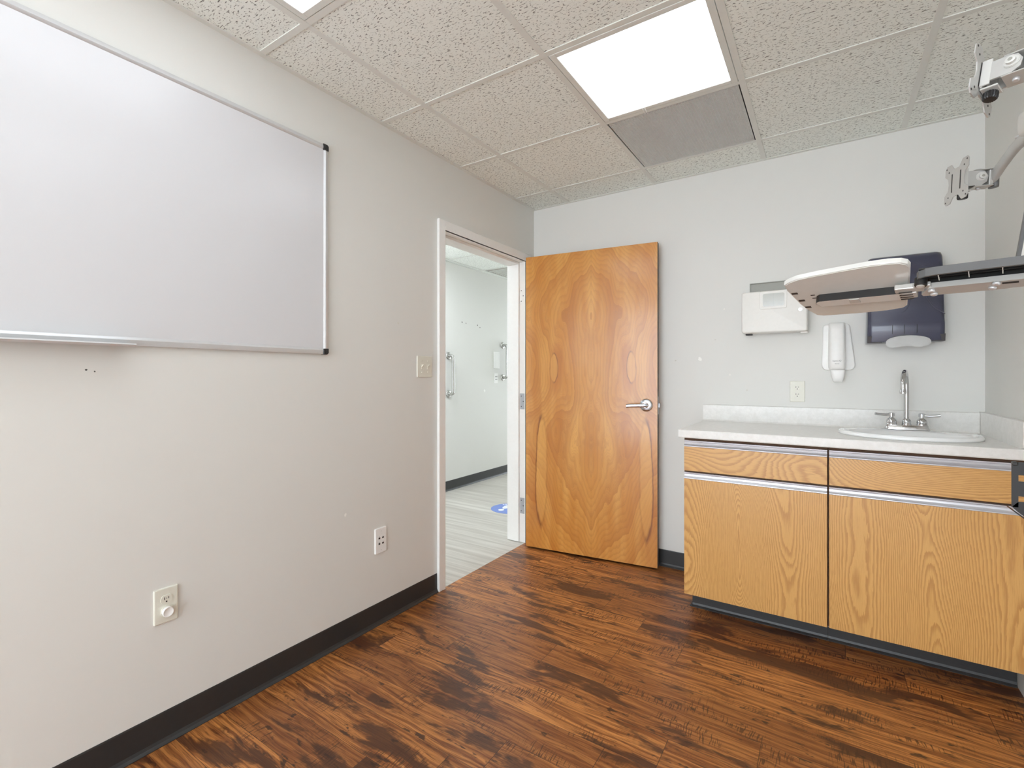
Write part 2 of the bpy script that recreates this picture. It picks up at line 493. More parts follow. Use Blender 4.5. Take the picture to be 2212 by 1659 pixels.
# ------------------------------------------------------------------ corridor ceiling
hx = [-.13-.41, -.13-.41-.75]
bm = B(); ys = [-1.7+.61*k for k in range(9)]
bars = [-1.425, -.815]
xs = [XH, -1.425, -.815, -TH]
ylist = [YB, -1.72, -1.11, -.50, .11, .72, 1.33, 1.94, 2.55, 5.4]
for i in range(3):
    for j in range(len(ylist)-1):
        if i == 1 and j in (3, 6): continue
        bx(bm, xs[i]+.002, xs[i+1]-.002, ylist[j]+.002, ylist[j+1]-.002, HH+.004, HH+.02)
hc = struct(obj('ceiling_corridor', bm, M_tile_h), 'corridor ceiling tiles')
bm = B()
for x in (-1.425, -.815): bx(bm, x-.012, x+.012, YB, 5.4, HH, HH+.004)
for y in ylist[1:-1]:
    for a, b in zip(xs, xs[1:]): bx(bm, a+.0121, b-.0121, y-.012, y+.012, HH+.0005, HH+.0045)
bx(bm, XH, XH+.02, YB, 5.4, HH-.001, HH+.003)
obj('ceiling_grid', bm, M_grid, hc)
bm = B(); bx(bm, XH, -TH, YB, 5.4, H+.12, H+.15); struct(obj('ceiling_slab_corridor', bm, M_greybrk), 'slab above the corridor')
t = thing('air_vent', 'grey flat vent panel in the corridor ceiling', 'air vent', (-1.12, 1.635, HH))
bm = B(); bx(bm, -.29, .29, -.29, .29, .001, .008, .002); obj('panel', bm, plain('grey vent panel', (170, 166, 158), .5), t)
bm = B()
for k in range(12): bx(bm, -.26, .26, -.25+.044*k, -.236+.044*k, -.004, .001)
obj('louver', bm, M_grid, t)
t = thing('ceiling_light', 'corridor ceiling light out of sight above the doorway', 'ceiling light', (-1.12, -.195, HH), None, 'corridor ceiling lights')
bm = B(); bx(bm, -.29, .29, -.29, .29, .002, .008); obj('diffuser', bm, lamp_mat(), t)

# ------------------------------------------------------------------ door frame
bm = B(); fw, pr_ = .054, .018
# casings on the room side, then jambs and stops through the wall
c0, c1 = DY0, DY1
def L3(x0, x1, y0, y1, z0, z1, bev=.003): bx(bm, x0, x1, y0, y1, z0, z1, bev)
L3(0, pr_, c0-fw, c0, 0, DZ+fw); L3(0, pr_, c1, c1+fw, 0, DZ+fw); L3(0, pr_, c0+.0002, c1-.0002, DZ, DZ+fw)
for y0, y1 in ((c0-.02, c0), (c1, c1+.02)): bx(bm, -TH-.012, pr_-.001, y0, y1, 0, DZ+.02)
bx(bm, -TH-.012, pr_-.001, c0, c1, DZ, DZ+.02)
st = .016
bx(bm, -TH-.012, -.045, c0, c0+st, 0, DZ-st, .002); bx(bm, -TH-.012, -.045, c1-st, c1, .004, DZ-st, .002); bx(bm, -TH-.012, -.045, c0, c1, DZ-st, DZ, .002)
for y0, y1 in ((c0-fw, c0), (c1, c1+fw)): bx(bm, -TH-.014, -TH, y0, y1, 0, DZ+fw, .002)
bx(bm, -TH-.014, -TH, c0, c1, DZ, DZ+fw, .002)
struct(obj('trim_1', bm, M_trim), 'white painted door frame')

# ------------------------------------------------------------------ door leaf, swung into the room
ang = math.radians(6.9)
dirx = Vector((math.cos(ang), math.sin(ang), 0)); diry = Vector((-math.sin(ang), math.cos(ang), 0))
door = bpy.data.objects.new('door_1', None); COL.objects.link(door); door.empty_display_size = .1
door.matrix_world = Matrix.Translation((.055, -.208, 0)) @ frame(dirx, diry, Vector((0, 0, 1))).to_4x4()
struct(door, 'open birch veneer door against the back wall'); door['category'] = 'door'
bm = B(); LW, LZ = .889, 2.033
bx(bm, 0, LW, 0, .044, .012, LZ, .0012, 1)
for f in bm.faces:
    if f.normal.x > .9 or f.normal.z < -.9: f.material_index = 1
bm.normal_update()
for f in bm.faces: f.material_index = 1 if (f.normal.x > .7 or f.normal.z < -.7) else 0
obj('leaf', bm, [M_veneer, M_edge], door)
h_root = bpy.data.objects.new('door_handle', None); COL.objects.link(h_root); h_root.parent = door; h_root.location = (.821, 0, 1.021)
bm = B(); lathe(bm, [(.040, .0), (.040, .005), (.037, .010), (.030, .0125), (.017, .014), (.0165, .022), (.015, .023), (.015, .028), (.0165, .029), (.0165, .036), (.014, .040)], 32, axis_fn((0, 0, 0), (0, -1, 0)))
obj('rose', bm, M_nickel, h_root, 40)
bm = B(); tube(bm, smooth_path([(.010, -.044, -.001), (-.006, -.048, .0), (-.045, -.052, -.001), (-.085, -.055, -.003), (-.112, -.055, -.006)], 5), .0075, .0115, 14, sq=.8)
obj('lever', bm, M_nickel, h_root, 50)
bm = B(); bx(bm, LW-.0005, LW+.0015, .009, .036, .965, 1.075); bx(bm, LW, LW+.012, .014, .031, 1.005, 1.035, .003)
obj('latch_plate', bm, M_hinge, door)
bm = B()
for sx in (-.001,): bx(bm, .03, .05, -.0002, .0, .10, .101)
bm.free()
# hinges: leaf on the jamb, knuckles, screws
for k, zc in enumerate((1.783, 1.020, .265)):
    hb = B(); bx(hb, -.040, -.004, c1-.0022, c1-.0002, zc-.057, zc+.057)
    lathe(hb, [(.0065, zc-.057), (.0065, zc+.057)], 12, lambda x, y, z: (.024+x, c1-.012+y, z))
    for sz in (-.038, 0, .038):
        lathe(hb, [(.004, 0), (.003, .0006)], 10, axis_fn((-.022+.008*(1 if sz == 0 else -1), c1-.0022, zc+sz), (0, -1, 0)), 1)
    M = door.matrix_world.inverted()
    tf(hb, M)
    obj('hinge', hb, [M_hinge if k else M_trim, M_hole], door)

# ------------------------------------------------------------------ whiteboard on the left wall
y1, y0, z0, z1 = -1.808, -3.62, 1.296, 2.196
t = thing('whiteboard', 'large white dry-erase board with a slim aluminium frame on the left wall', 'whiteboard', (0, (y0+y1)/2, z0))
def at(bm): tf(bm, Matrix.Translation((0, -(y0+y1)/2, -z0))); return bm
rw, rt = .020, .016
bm = B(); bx(bm, .0, .010, y0+.006, y1-.006, z0+.006, z1-.006); obj('panel', at(bm), M_board, t)
def rail(name, a0, a1, fixed, vertical, rw):
    bm = B()
    prof = [(0, 0), (0, rw), (rt*.55, rw), (rt*.62, rw*.80), (rt*.8, rw*.72), (rt, rw*.5), (rt*.92, rw*.2), (rt*.8, 0)]
    if vertical: prism(bm, prof, a0, a1, lambda p, q, h: (p, fixed-q if fixed == y1 else fixed+q, h))
    else: prism(bm, prof, a0, a1, lambda p, q, h: (p, h, fixed+q if fixed == z0 else fixed-q))
    obj(name, at(bm), M_alu2, t, 25)
cz = .021
rail('frame_rail', z0+cz, z1-cz, y1, True, .024); rail('frame_rail', z0+cz, z1-cz, y0, True, .024)
rail('frame_rail', y0+cz, y1-cz, z1, False, .027); rail('frame_rail', y0+cz, y1-cz, z0, False, .034)
for yy, zz, sy, sz in ((y1, z1, -1, -1), (y1, z0, -1, 1), (y0, z1, 1, -1), (y0, z0, 1, 1)):
    bm = B()
    P = [(0, 0)] if 0 else []
    R = .024
    P = [(R, -.0), (R, R), (0, R)]+[(R*.42*(1-math.sin(a)), R*.42*(1-math.cos(a))) for a in (0, .4, .8, 1.2, PI/2)]
    P = [(-.0015, R), (-.0015, .006), (.0015, .0015), (.006, -.0015), (R, -.0015), (R, R*.86), (R*.86, R)]
    prism(bm, P, .0, .0195, lambda a, b, h: (h, yy+sy*a, zz+sz*b), .003)
    lathe(bm, [(.0055, 0), (.005, .0015)], 12, axis_fn((.0195, yy+sy*.011, zz+sz*.011), (1, 0, 0)))
    obj('corner_cap', at(bm), M_black, t)
bm = B(); prism(bm, [(.012, 0), (.066, -.004), (.070, .002), (.0685, .006), (.064, .0), (.012, .004)], -2.95, -2.529, lambda p, q, h: (p, h, z0-.002+q))
obj('marker_tray', at(bm), M_alu2, t)

# ------------------------------------------------------------------ wall plates
def plate(bm, w, h, d=.006, mi=0): prism(bm, rrect(w, h, .003, 2), 0, d, bev=.0028, mi=mi, seg=2)
def on_left(y, z): return Matrix.Translation((0, y, z)) @ frame(Vector((0, 1, 0)), Vector((0, 0, 1)), Vector((1, 0, 0))).to_4x4()
def on_back(x, z): return Matrix.Translation((x, 0, z)) @ frame(Vector((1, 0, 0)), Vector((0, 0, 1)), Vector((0, -1, 0))).to_4x4()
def wall_thing(name, label, cat, M, group=None):
    o = thing(name, label, cat, (0, 0, 0), None, group); o.matrix_world = M; return o
def disc(bm, x, y, r, z0, z1, n=16, mi=0): lathe(bm, [(r, z0), (r, z1)], n, lambda a, b, c: (x+a, y+b, c), mi)
def socket_face(dy):
    bm = B(); P = []
    for k in range(40):
        a = 2*PI*k/40; P.append((.0172*math.cos(a), max(-.0140, min(.0140, .0172*math.sin(a)))+dy))
    Q = []
    for p in P:
        if not Q or (Vector(p)-Vector(Q[-1])).length > 1e-5: Q.append(p)
    prism(bm, Q, .004, .0078, bev=.0006, seg=1)
    bx(bm, -.0072, -.0052, dy+.000, dy+.0085, .007, .0081, mi=1); bx(bm, .0052, .0070, dy+.001, dy+.0080, .007, .0081, mi=1)
    disc(bm, 0, dy-.0065, .0026, .007, .0081, 12, 1)
    disc(bm, 0, dy+.004, .0018, .007, .0080, 10, 2)
    return bm
def outlet(label, M):
    t = wall_thing('electrical_outlet', label, 'outlet', M)
    bm = B(); plate(bm, .070, .114); obj('cover_plate', bm, M_ivory, t)
    for dy in (.0195, -.0195): obj('socket', socket_face(dy), [M_ivory, M_dark, M_ink], t)
    bm = B(); disc(bm, 0, 0, .0028, .005, .0068, 10); obj('screw', bm, M_ivory, t)
    return t
outlet('ivory duplex outlet above the counter backsplash', on_back(1.669, 1.118))
outlet('ivory duplex outlet low on the left wall, one socket capped', on_left(-2.424, .451))
# the 20 A upper socket has a sideways slot too; the lower one carries a round white cap
M = on_left(-2.424, .451) @ Matrix.Translation((0, -.0185, .008))
o = wall_thing('socket_cap', 'round white safety cap plugged into the low left outlet', 'socket cap', M)
bm = B(); lathe(bm, [(.0145, 0), (.0155, .001), (.0165, .010), (.0165, .0125), (.0150, .0140), (.013, .0140), (.0122, .0134)], 32); obj('disc', bm, M_white, o, 40)

t = wall_thing('light_switch', 'ivory double toggle light switch left of the doorway', 'light switch', on_left(-1.1875, 1.253))
bm = B(); plate(bm, .116, .114); obj('cover_plate', bm, M_ivory, t)
for dx in (-.023, .023):
    bm = B(); bx(bm, dx-.0048, dx+.0048, -.012, .012, .005, .0072, .0004, 1); obj('toggle_slot', bm, M_ivory, t)
    bm = B(); prism(bm, [(-.004, .006), (.006, .006), (.0125, .017), (.008, .0195)], -.0035, .0035, lambda a, b, h: (dx+h, a, b), .0005); obj('toggle', bm, M_ivory, t)
    for dy in (-.030, .030):
        bm = B(); disc(bm, dx, dy, .0030, .005, .0072, 10); bx(bm, dx-.0024, dx+.0024, dy-.0004, dy+.0004, .0070, .0074, mi=1); obj('screw', bm, [M_ivory, M_hole], t)

t = wall_thing('data_outlet', 'white four-port data plate on the left wall near the doorway', 'data outlet', on_left(-1.4995, .404))
bm = B(); plate(bm, .071, .121, .007); obj('cover_plate', bm, M_white, t)
for dx in (-.0115, .0115):
    for dy in (.0135, -.0135):
        bm = B(); bx(bm, dx-.009, dx+.009, dy-.010, dy+.010, .0055, .0076, .0005, 1); bx(bm, dx-.0055, dx+.0055, dy-.005, dy+.003, .0070, .0079, mi=1); bx(bm, dx-.004, dx+.004, dy+.0068, dy+.0080, .0070, .0078, mi=2)
        obj('port', bm, [M_white, M_hole, M_ink], t)
for dy in (-.046, .046):
    bm = B(); disc(bm, 0, dy, .0026, .006, .0080, 10); bx(bm, -.002, .002, dy-.0004, dy+.0004, .0078, .0083, mi=1); obj('screw', bm, [M_white, M_hole], t)

# ------------------------------------------------------------------ counter and cabinets
XL, CT, CD = 1.185, .9345, -.612
SX, SY, SA, SB = 2.098, -.318, .250, .222     # the oval basin
def ringed_slab(bm, x0, x1, y0, y1, z0, z1, a, b, cx, cy, N=72):
    angs = sorted([2*PI*k/N for k in range(N)]+[math.atan2(py-cy, px-cx) % (2*PI) for px in (x0, x1) for py in (y0, y1)])
    def outer(t):
        c, s = math.cos(t), math.sin(t); k = 1e9
        if c > 1e-9: k = min(k, (x1-cx)/c)
        if c < -1e-9: k = min(k, (x0-cx)/c)
        if s > 1e-9: k = min(k, (y1-cy)/s)
        if s < -1e-9: k = min(k, (y0-cy)/s)
        return cx+c*k, cy+s*k
    R = []
    for t in angs:
        ox, oy = outer(t); ix, iy = cx+a*math.cos(t), cy+b*math.sin(t)
        R.append([bm.verts.new(p) for p in ((ox, oy, z0), (ox, oy, z1), (ix, iy, z1), (ix, iy, z0))])
    for A, Bq in zip(R, R[1:]+R[:1]):
        for k in range(4): bm.faces.new((A[k], Bq[k], Bq[(k+1) % 4], A[(k+1) % 4]))
ct = thing('countertop', 'pale speckled laminate worktop with backsplash along the back wall', 'countertop', (1.8, -.3, CT))
def ctf(bm): tf(bm, Matrix.Translation((-1.8, .3, -CT))); return bm
bm = B()
ringed_slab(bm, XL, W-.001, CD+.024, -.0005, CT-.022, CT, SA-.014, SB-.014, SX, SY)
# rolled front nosing
prism(bm, [(CD+.024, CT), (CD+.003, CT), (CD+.0008, CT-.001), (CD, CT-.004), (CD, CT-.036), (CD+.002, CT-.040), (CD+.024, CT-.040)], XL, W-.001, lambda a, b, h: (h, a, b))
obj('worktop', ctf(bm), M_counter, ct)
bm = B(); prism(bm, [(-.0005, CT), (-.030, CT), (-.0235, CT+.003), (-.020, CT+.010), (-.020, CT+.094), (-.0175, CT+.097), (-.0005, CT+.097)], XL+.0, W-.021, lambda a, b, h: (h, a, b))
obj('backsplash', ctf(bm), M_counter, ct)
bm = B(); P = [(-.0005, 0), (-.606+.022, 0)]+[(-.606+.022-.022*math.sin(a), .022-.022*math.cos(a)) for a in (.4, .8, 1.2, PI/2)]+[(-.606, .100), (-.0005, .100)]
prism(bm, P, W-.020, W-.0005, lambda a, b, h: (h, a, CT+.0002+b), 0)
obj('side_splash', ctf(bm), M_counter, ct)

FY = -.586
def cabinet(label, x0, x1, oak, oakh, wide):
    t = thing('base_cabinet', label, 'cabinet', ((x0+x1)/2, -.28, 0), None, 'oak base cabinets under the worktop')
    ox, oy = (x0+x1)/2, -.28
    def f(bm): tf(bm, Matrix.Translation((-ox, -oy, 0))); return bm
    a, b = x0+.003, x1-.003
    bm = B(); y_ = FY+.021
    for q in ((x0+.0003, x0+.018, y_, -.002, .104, CT-.0405), (x1-.018, x1-.0003, y_, -.002, .104, CT-.0405), (x0+.018, x1-.018, y_, -.002, .104, .122), (x0+.018, x1-.018, -.012, -.002, .122, CT-.0405),
              (x0+.018, x1-.018, y_, y_+.018, CT-.075, CT-.0405), (x0+.018, x1-.018, y_, y_+.018, .690, .735)): bx(bm, *q)
    obj('carcass', f(bm), M_gasket if 0 else M_white2, t)
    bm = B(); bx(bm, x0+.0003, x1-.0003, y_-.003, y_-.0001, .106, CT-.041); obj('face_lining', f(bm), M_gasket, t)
    def pull(z0, z1, par):
        # a channel pull: level lip on top, hollow, rounded foot
        prof = [(FY+.017, z0), (FY-.0005, z0), (FY-.0015, z0+.002), (FY-.001, z0+.004), (FY+.006, z0+.010), (FY+.0085, z0+.016), (FY+.0075, z1-.009), (FY+.004, z1-.006), (FY-.0015, z1-.005), (FY-.002, z1-.0008), (FY+.017, z1)]
        bm = B(); prism(bm, prof, a, b, lambda p, q, h: (h, p, q)); obj('pull', f(bm), M_alu, par, 30)
    bm = B(); bx(bm, a, b, FY, FY+.017, .728, .8485, .0006, 1); d = obj('drawer', f(bm), oakh, t); pull(.8487, .8805, d)
    bm = B(); bx(bm, a, b, FY, FY+.017, .108, .6875, .0006, 1); d = obj('door', f(bm), oak, t); pull(.6877, .7205, d)
    bm = B(); tx0 = x0+.018 if x0 < 1.5 else x0
    bx(bm, tx0, x1, -.458, -.440, 0, .1038)
    prism(bm, [(-.458, 0), (-.4725, 0), (-.4725, .0025), (-.4655, .010), (-.462, .019), (-.461, .10), (-.458, .10)], tx0-(.002 if x0 < 1.5 else 0), x1, lambda p, q, h: (h, p, q))
    if x0 < 1.5: bx(bm, tx0-.002, tx0+.016, -.4615, -.002, 0, .1038); prism(bm, [(0, 0), (-.0125, 0), (-.0125, .0025), (-.006, .010), (0, .019)], -.472, -.016, lambda p, q, h: (tx0-.002+p, h, q))
    obj('toe_kick', f(bm), M_rubber, t)
    return t
cabinet('narrow oak laminate base cabinet on the left, beside the door', 1.204, 1.8065, M_oak, M_oak_h, False)
cabinet('wide oak laminate base cabinet under the sink, in the corner', 1.8075, W-.002, M_oak2, M_oak_h2, True)

# basin
t = thing('sink', 'white oval drop-in sink set in the worktop', 'sink', (SX, SY, CT))
bm = B(); N = 72
prof = [(1., 1., 0., .0005), (1., 1., 0., .008), (.988, .986, 0., .0150), (.968, .964, 0., .0185), (.945, .938, 0., .0190), (.915, .895, -.003, .0165), (.885, .845, -.010, .0125), (.862, .80, -.018, .0105), (.84, .765, -.022, .003), (.80, .71, -.024, -.02), (.72, .63, -.026, -.06), (.55, .48, -.028, -.105), (.3, .26, -.03, -.128), (.08, .08, -.03, -.132)]
def ledge(z, k):
    # the rim rolls high at the front and sides and runs flat under the faucet
    w = min(1., max(0., (math.sin(2*PI*k/N)-.15)/.45)); return z*(1-w)+min(z, .0122)*w
rings = [[bm.verts.new((SA*p*math.cos(2*PI*k/N), SB*q*math.sin(2*PI*k/N)+dy, ledge(z, k))) for k in range(N)] for p, q, dy, z in prof]
under = [[bm.verts.new((SA*p*math.cos(2*PI*k/N), SB*q*math.sin(2*PI*k/N)+dy, z)) for k in range(N)] for p, q, dy, z in [(.90, .90, 0, .0005), (.86, .86, -.01, -.03), (.76, .68, -.026, -.07), (.58, .5, -.028, -.118), (.1, .1, -.03, -.145)]]
for R_ in (rings, under):
    for A, C_ in zip(R_, R_[1:]):
        for k in range(N): bm.faces.new((A[k], A[(k+1) % N], C_[(k+1) % N], C_[k])).smooth = True
for k in range(N): bm.faces.new((rings[0][k], rings[0][(k+1) % N], under[0][(k+1) % N], under[0][k]))
bm.faces.new(rings[-1]); bm.faces.new(under[-1])
obj('basin', bm, M_porc, t)
bm = B(); lathe(bm, [(.022, -.1325), (.020, -.1300), (.012, -.1305)], 20, lambda x, y, z: (x, y-.03, z)); obj('drain', bm, M_chrome, t)

# faucet
FX, FYY, FZ = 2.118, -.128, CT+.0125
t = thing('faucet', 'chrome two-lever gooseneck faucet behind the oval sink', 'faucet', (FX, FYY, FZ))
bm = B(); P = rrect(.168, .052, .018, 5)
n = len(P); lv = [(1., 1., 0.), (1., 1., .004), (.965, .95, .010), (.935, .90, .0205), (.92, .86, .0225)]
R = [[bm.verts.new((a*p, b*q, z)) for a, b in P] for p, q, z in lv]
for A, C_ in zip(R, R[1:]):
    for k in range(n): bm.faces.new((A[k], A[(k+1) % n], C_[(k+1) % n], C_[k])).smooth = True
bm.faces.new(R[0][::-1]); bm.faces.new(R[-1])
obj('base', bm, M_chrome, t, 40)
bell = [(.0215, .0215), (.0215, .027), (.0195, .029), (.0195, .0315), (.0205, .035), (.0195, .043), (.0155, .050), (.0105, .054)]
bm = B(); lathe(bm, [(r*.86, h) for r, h in bell]+[(.0105, .058)], 28); obj('collar', bm, M_chrome, t, 50)
bm = B(); pth = [(0, 0, .05), (0, 0, .12), (0, 0, .19), (-.001, -.004, .232), (-.006, -.030, .264), (-.013, -.066, .276), (-.020, -.102, .262), (-.025, -.125, .232), (-.026, -.131, .200), (-.026, -.131, .192)]
tube(bm, smooth_path(pth, 8), .0098, n=20, up=(1, .01, 0)); obj('spout', bm, M_chrome, t, 60)
bm = B(); lathe(bm, [(.0105, .0), (.0125, .001), (.0125, .015), (.0112, .017), (.0112, .022)], 24, lambda x, y, z: (x-.026, y-.131, z+.174)); obj('aerator', bm, M_chrome, t, 40)
for s in (-1, 1):
    hr = bpy.data.objects.new('handle', None); COL.objects.link(hr); hr.parent = t; hr.location = (s*.056, 0, 0)
    bm = B(); lathe(bm, bell+[(.0085, .057), (.0085, .062), (.0125, .0625), (.0125, .076), (.0095, .0785)], 28); obj('valve', bm, M_chrome, hr, 45)
    bm = B(); tube(bm, smooth_path([(s*.008, 0, .069), (s*.025, -.004, .068), (s*.046, -.009, .070), (s*.064, -.013, .0725)], 5),   .0085, .0062, 14); obj('lever', bm, M_chrome, hr, 60)

# ------------------------------------------------------------------ dispensers on the back wall
# locking wall box with a window
t = wall_thing('wall_box', 'white locking wall box with a small window, left of the soap dispenser', 'wall box', on_back(1.5625, 1.5555))
bm = B(); prism(bm, rrect(.313, .228, .012, 4), .012, .112, bev=.008, seg=3); obj('body', bm, M_white2, t, 35)
bm = B(); bx(bm, -.126, .150, -.09, .178, 0, .004); bx(bm, -.126, -.122, -.09, .178, .004, .014); bx(bm, .146, .150, -.09, .178, .004, .014); bx(bm, -.126, .150, .174, .178, .004, .014); obj('bracket', bm, M_greybrk, t)
bm = B(); prism(bm, rrect(.130, .098, .010, 4, -.001, .062), .111, .1165, bev=.002); obj('window_frame', bm, M_white2, t)
bm = B(); prism(bm, rrect(.102, .070, .008, 4, .001, .062), .1163, .1172)
bx(bm, .0005, .0012, .028, .096, .1171, .1176, mi=1); bx(bm, -.048, -.022, .053, .0537, .1171, .1176, mi=1); bx(bm, .030, .050, .053, .0537, .1171, .1176, mi=1)
obj('window_pane', bm, [M_pane, M_ink], t)
bm = B(); disc(bm, .125, 0, .0092, .111, .116, 24); disc(bm, .125, 0, .0068, .115, .1185, 20); bx(bm, .122, .128, .0005, .0016, .1184, .119, mi=1); obj('lock', bm, [M_alu2, M_hole], t)
bm = B(); prism(bm, rrect(.068, .020, .002, 2, -.110, -.092), .111, .1126); obj('label_recess', bm, M_white2, t)
for zc in (.06, -.055):
    bm = B()
    for k in range(4): lathe(bm, [(.0035, zc-.028+.015*k), (.0035, zc-.017+.015*k)], 10, lambda x, y, z: (-.160+x, z, .030+y))
    obj('hinge', bm, M_alu2, t)
for xs_ in (-.125, .140):
    bm = B(); bx(bm, xs_-.016, xs_+.016, -.1215, -.1135, .03, .07); obj('foot', bm, M_hole if xs_ < 0 else M_white2, t)

# soap dispenser
t = wall_thing('soap_dispenser', 'white tapered soap dispenser on the back wall above the counter', 'soap dispenser', on_back(1.850, 1.355))
def loft(bm, rings, mi=0):
    V = [[bm.verts.new(p) for p in r] for r in rings]; n = len(V[0])
    for A, C_ in zip(V, V[1:]):
        for k in range(n):
            f = bm.faces.new((A[k], A[(k+1) % n], C_[(k+1) % n], C_[k])); f.smooth = True; f.material_index = mi
    bm.faces.new(V[0][::-1]).material_index = mi; bm.faces.new(V[-1]).material_index = mi
bm = B(); P = [(-.064, .108), (-.060, .117), (-.050, .121), (.040, .121), (.049, .117), (.053, .108), (.076, -.092), (.074, -.107), (.066, -.117), (.052, -.123), (-.044, -.123), (-.058, -.119), (-.067, -.108), (-.070, -.094)]
prism(bm, P, 0, .018, bev=.006, seg=3); obj('back_plate', bm, M_white, t, 35)
bm = B(); rs = []
for z, hw, d in ((.127, .030, .030), (.125, .034, .052), (.117, .0355, .066), (.09, .0365, .074), (.0, .0375, .083), (-.07, .0385, .087), (-.108, .037, .086), (-.119, .033, .078), (-.123, .029, .060)):
    cxx = -.003
    ring = []
    for a in range(0, 181, 15):
        c, s = math.cos(math.radians(a)), math.sin(math.radians(a))
        ring.append((cxx+hw*math.copysign(abs(c)**.45, c), z, .016+(d-.016)*abs(s)**.45))
    rs.append(ring)
loft(bm, rs); obj('cover', bm, M_white, t, 50)
bm = B(); rs = []
for z, hw, d0, d in ((-.122, .0315, .028, .080), (-.135, .0305, .030, .082), (-.160, .0265, .032, .080), (-.178, .0225, .036, .074), (-.185, .0170, .042, .066)):
    rs.append([(.001+hw*math.copysign(abs(math.cos(a))**.5, math.cos(a)), z, (d0+d)/2+(d-d0)/2*math.copysign(abs(math.sin(a))**.5, math.sin(a))) for a in [2*PI*k/24 for k in range(24)]])
loft(bm, rs); obj('push_bar', bm, M_white, t, 50)
def text(s, size, M, mat, parent, name='lettering', align='CENTER'):
    cu = bpy.data.curves.new(name, 'FONT'); cu.body = s; cu.size = size; cu.align_x = align; cu.extrude = .0003
    tmp = bpy.data.objects.new('tmp', cu); COL.objects.link(tmp)
    me = bpy.data.meshes.new_from_object(tmp.evaluated_get(bpy.context.evaluated_depsgraph_get()))
    bpy.data.objects.remove(tmp); me.materials.append(mat)
    o = bpy.data.objects.new(name, me); COL.objects.link(o); o.parent = parent; o.matrix_local = M
    return o
text('kami-iO', .0115, Matrix.Translation((-.003, -.078, .0878)) @ Matrix.Rotation(-.045, 4, 'X'), M_ink, t)
text('eco-y', .0085, Matrix.Translation((-.003, -.0905, .0880)) @ Matrix.Rotation(-.045, 4, 'X'), M_ink, t)

# paper towel dispenser
t = wall_thing('paper_towel_dispenser', 'smoky navy plastic paper towel dispenser left of the corner', 'paper towel dispenser', on_back(2.1145, 1.366))
bm = B(); rs = []
for z, hw, d in ((0., .1455, .1), (.004, .1455, .112), (.055, .145, .122), (.085, .1445, .125), (.11, .144, .118), (.16, .1435, .117), (.20, .143, .114), (.30, .1425, .100), (.37, .142, .090), (.405, .141, .082), (.423, .138, .068), (.431, .130, .045), (.4335, .12, .02)):
    ring = [(-hw, z, .0), (hw, z, .0)]
    r = min(.022, d*.45)
    for k in range(7): a = PI/2*k/6; ring.append((hw-r+r*math.cos(a), z, d-r+r*math.sin(a)))
    for k in range(7): a = PI/2+PI/2*k/6; ring.append((-hw+r+r*math.cos(a), z, d-r+r*math.sin(a)))
    rs.append(ring)
loft(bm, rs); obj('cover', bm, M_smoke, t, 45)
def depth_at(z):
    T = ((0, .108), (.055, .122), (.085, .125), (.11, .118), (.16, .117), (.2, .114), (.3, .1), (.37, .09), (.405, .082), (.425, .065))
    for (a, da), (b, db) in zip(T, T[1:]):
        if a <= z <= b: return da+(db-da)*(z-a)/(b-a)
    return .06
def rib(name, pts, r=.0014, m=None):
    bm = B(); tube(bm, smooth_path([(x, z, depth_at(z)+.0004) for x, z in pts], 6), r, n=8, up=(0, 0, 1)); obj(name, bm, m or M_smoke, t)
rib('moulded_rib', [(.02, .29), (.023, .235), (.018, .19), (.005, .155), (-.012, .14)], .0016)
rib('moulded_rib', [(.066, .215+.03), (.085, .19), (.105, .155), (.13, .135), (.142, .125)], .0020)
rib('moulded_rib', [(.066+.006, .245), (.091, .19), (.111, .16), (.136, .14)], .0012)
rib('moulded_rib', [(-.10, .36), (-.04, .374), (.03, .374), (.085, .355)], .0014)
for xx in (-.048, -.003, .043): rib('groove', [(xx, .040), (xx, .058), (xx, .082)], .0010, M_dark)
# dark shoulders either side of the dispensing mouth
M_shoulder = plain('dull dark plastic', (66, 62, 64), .5)
for s in (-1, 1):
    bm = B(); P = [(s*.1445, .0), (s*.085, .0), (s*.098, .020), (s*.118, .030), (s*.1445, .034)]
    V0 = [bm.verts.new((x, z, depth_at(max(z, .001))+.0012)) for x, z in P]; V1 = [bm.verts.new((x, z, depth_at(max(z, .001))-.006)) for x, z in P]
    bm.faces.new(V0); bm.faces.new(V1[::-1])
    for k in range(5): bm.faces.new((V0[k], V0[(k+1) % 5], V1[(k+1) % 5], V1[k]))
    obj('shoulder', bm, M_shoulder, t)
# mouth: an arched lip from which the towel hangs
bm = B(); P = [(-.082+.164*k/20, .032*math.sin(PI*k/20)**.7) for k in range(21)]
tube(bm, [Vector((x, z+.001, depth_at(z)+.001)) for x, z in P], .0016, n=8, up=(0, 0, 1)); obj('mouth_lip', bm, M_grey, t)
# the towel: a folded sheet
bm = B(); rows = 8; colsn = 28; V = []
def edge_lo(x): return -.030+.010*math.exp(-((x-.012)/.035)**2)-.004*math.sin(x*60)
for j in range(rows+1):
    r_ = []
    for i in range(colsn+1):
        x = -.083+.166*i/colsn; e = max(0., 1-(x/.0835)**2); top = .030*e**.45; lo = edge_lo(x)*e**.22
        z = lo+(top-lo)*j/rows
        r_.append(bm.verts.new((x, z, .1285+.004*math.sin(x*70+j*.5)*(1-j/rows)-.006*abs(x/.083)**3)))
    V.append(r_)
for j in range(rows):
    for i in range(colsn):
        try: bm.faces.new((V[j][i], V[j][i+1], V[j+1][i+1], V[j+1][i])).smooth = True
        except Exception: pass
bmesh.ops.solidify(bm, geom=bm.faces[:], thickness=.0016)
o = obj('paper_towel', bm, M_paper); o.matrix_world = on_back(2.1245, 1.366); tag(o, 'white folded paper towel hanging from the dispenser mouth', 'paper towel')

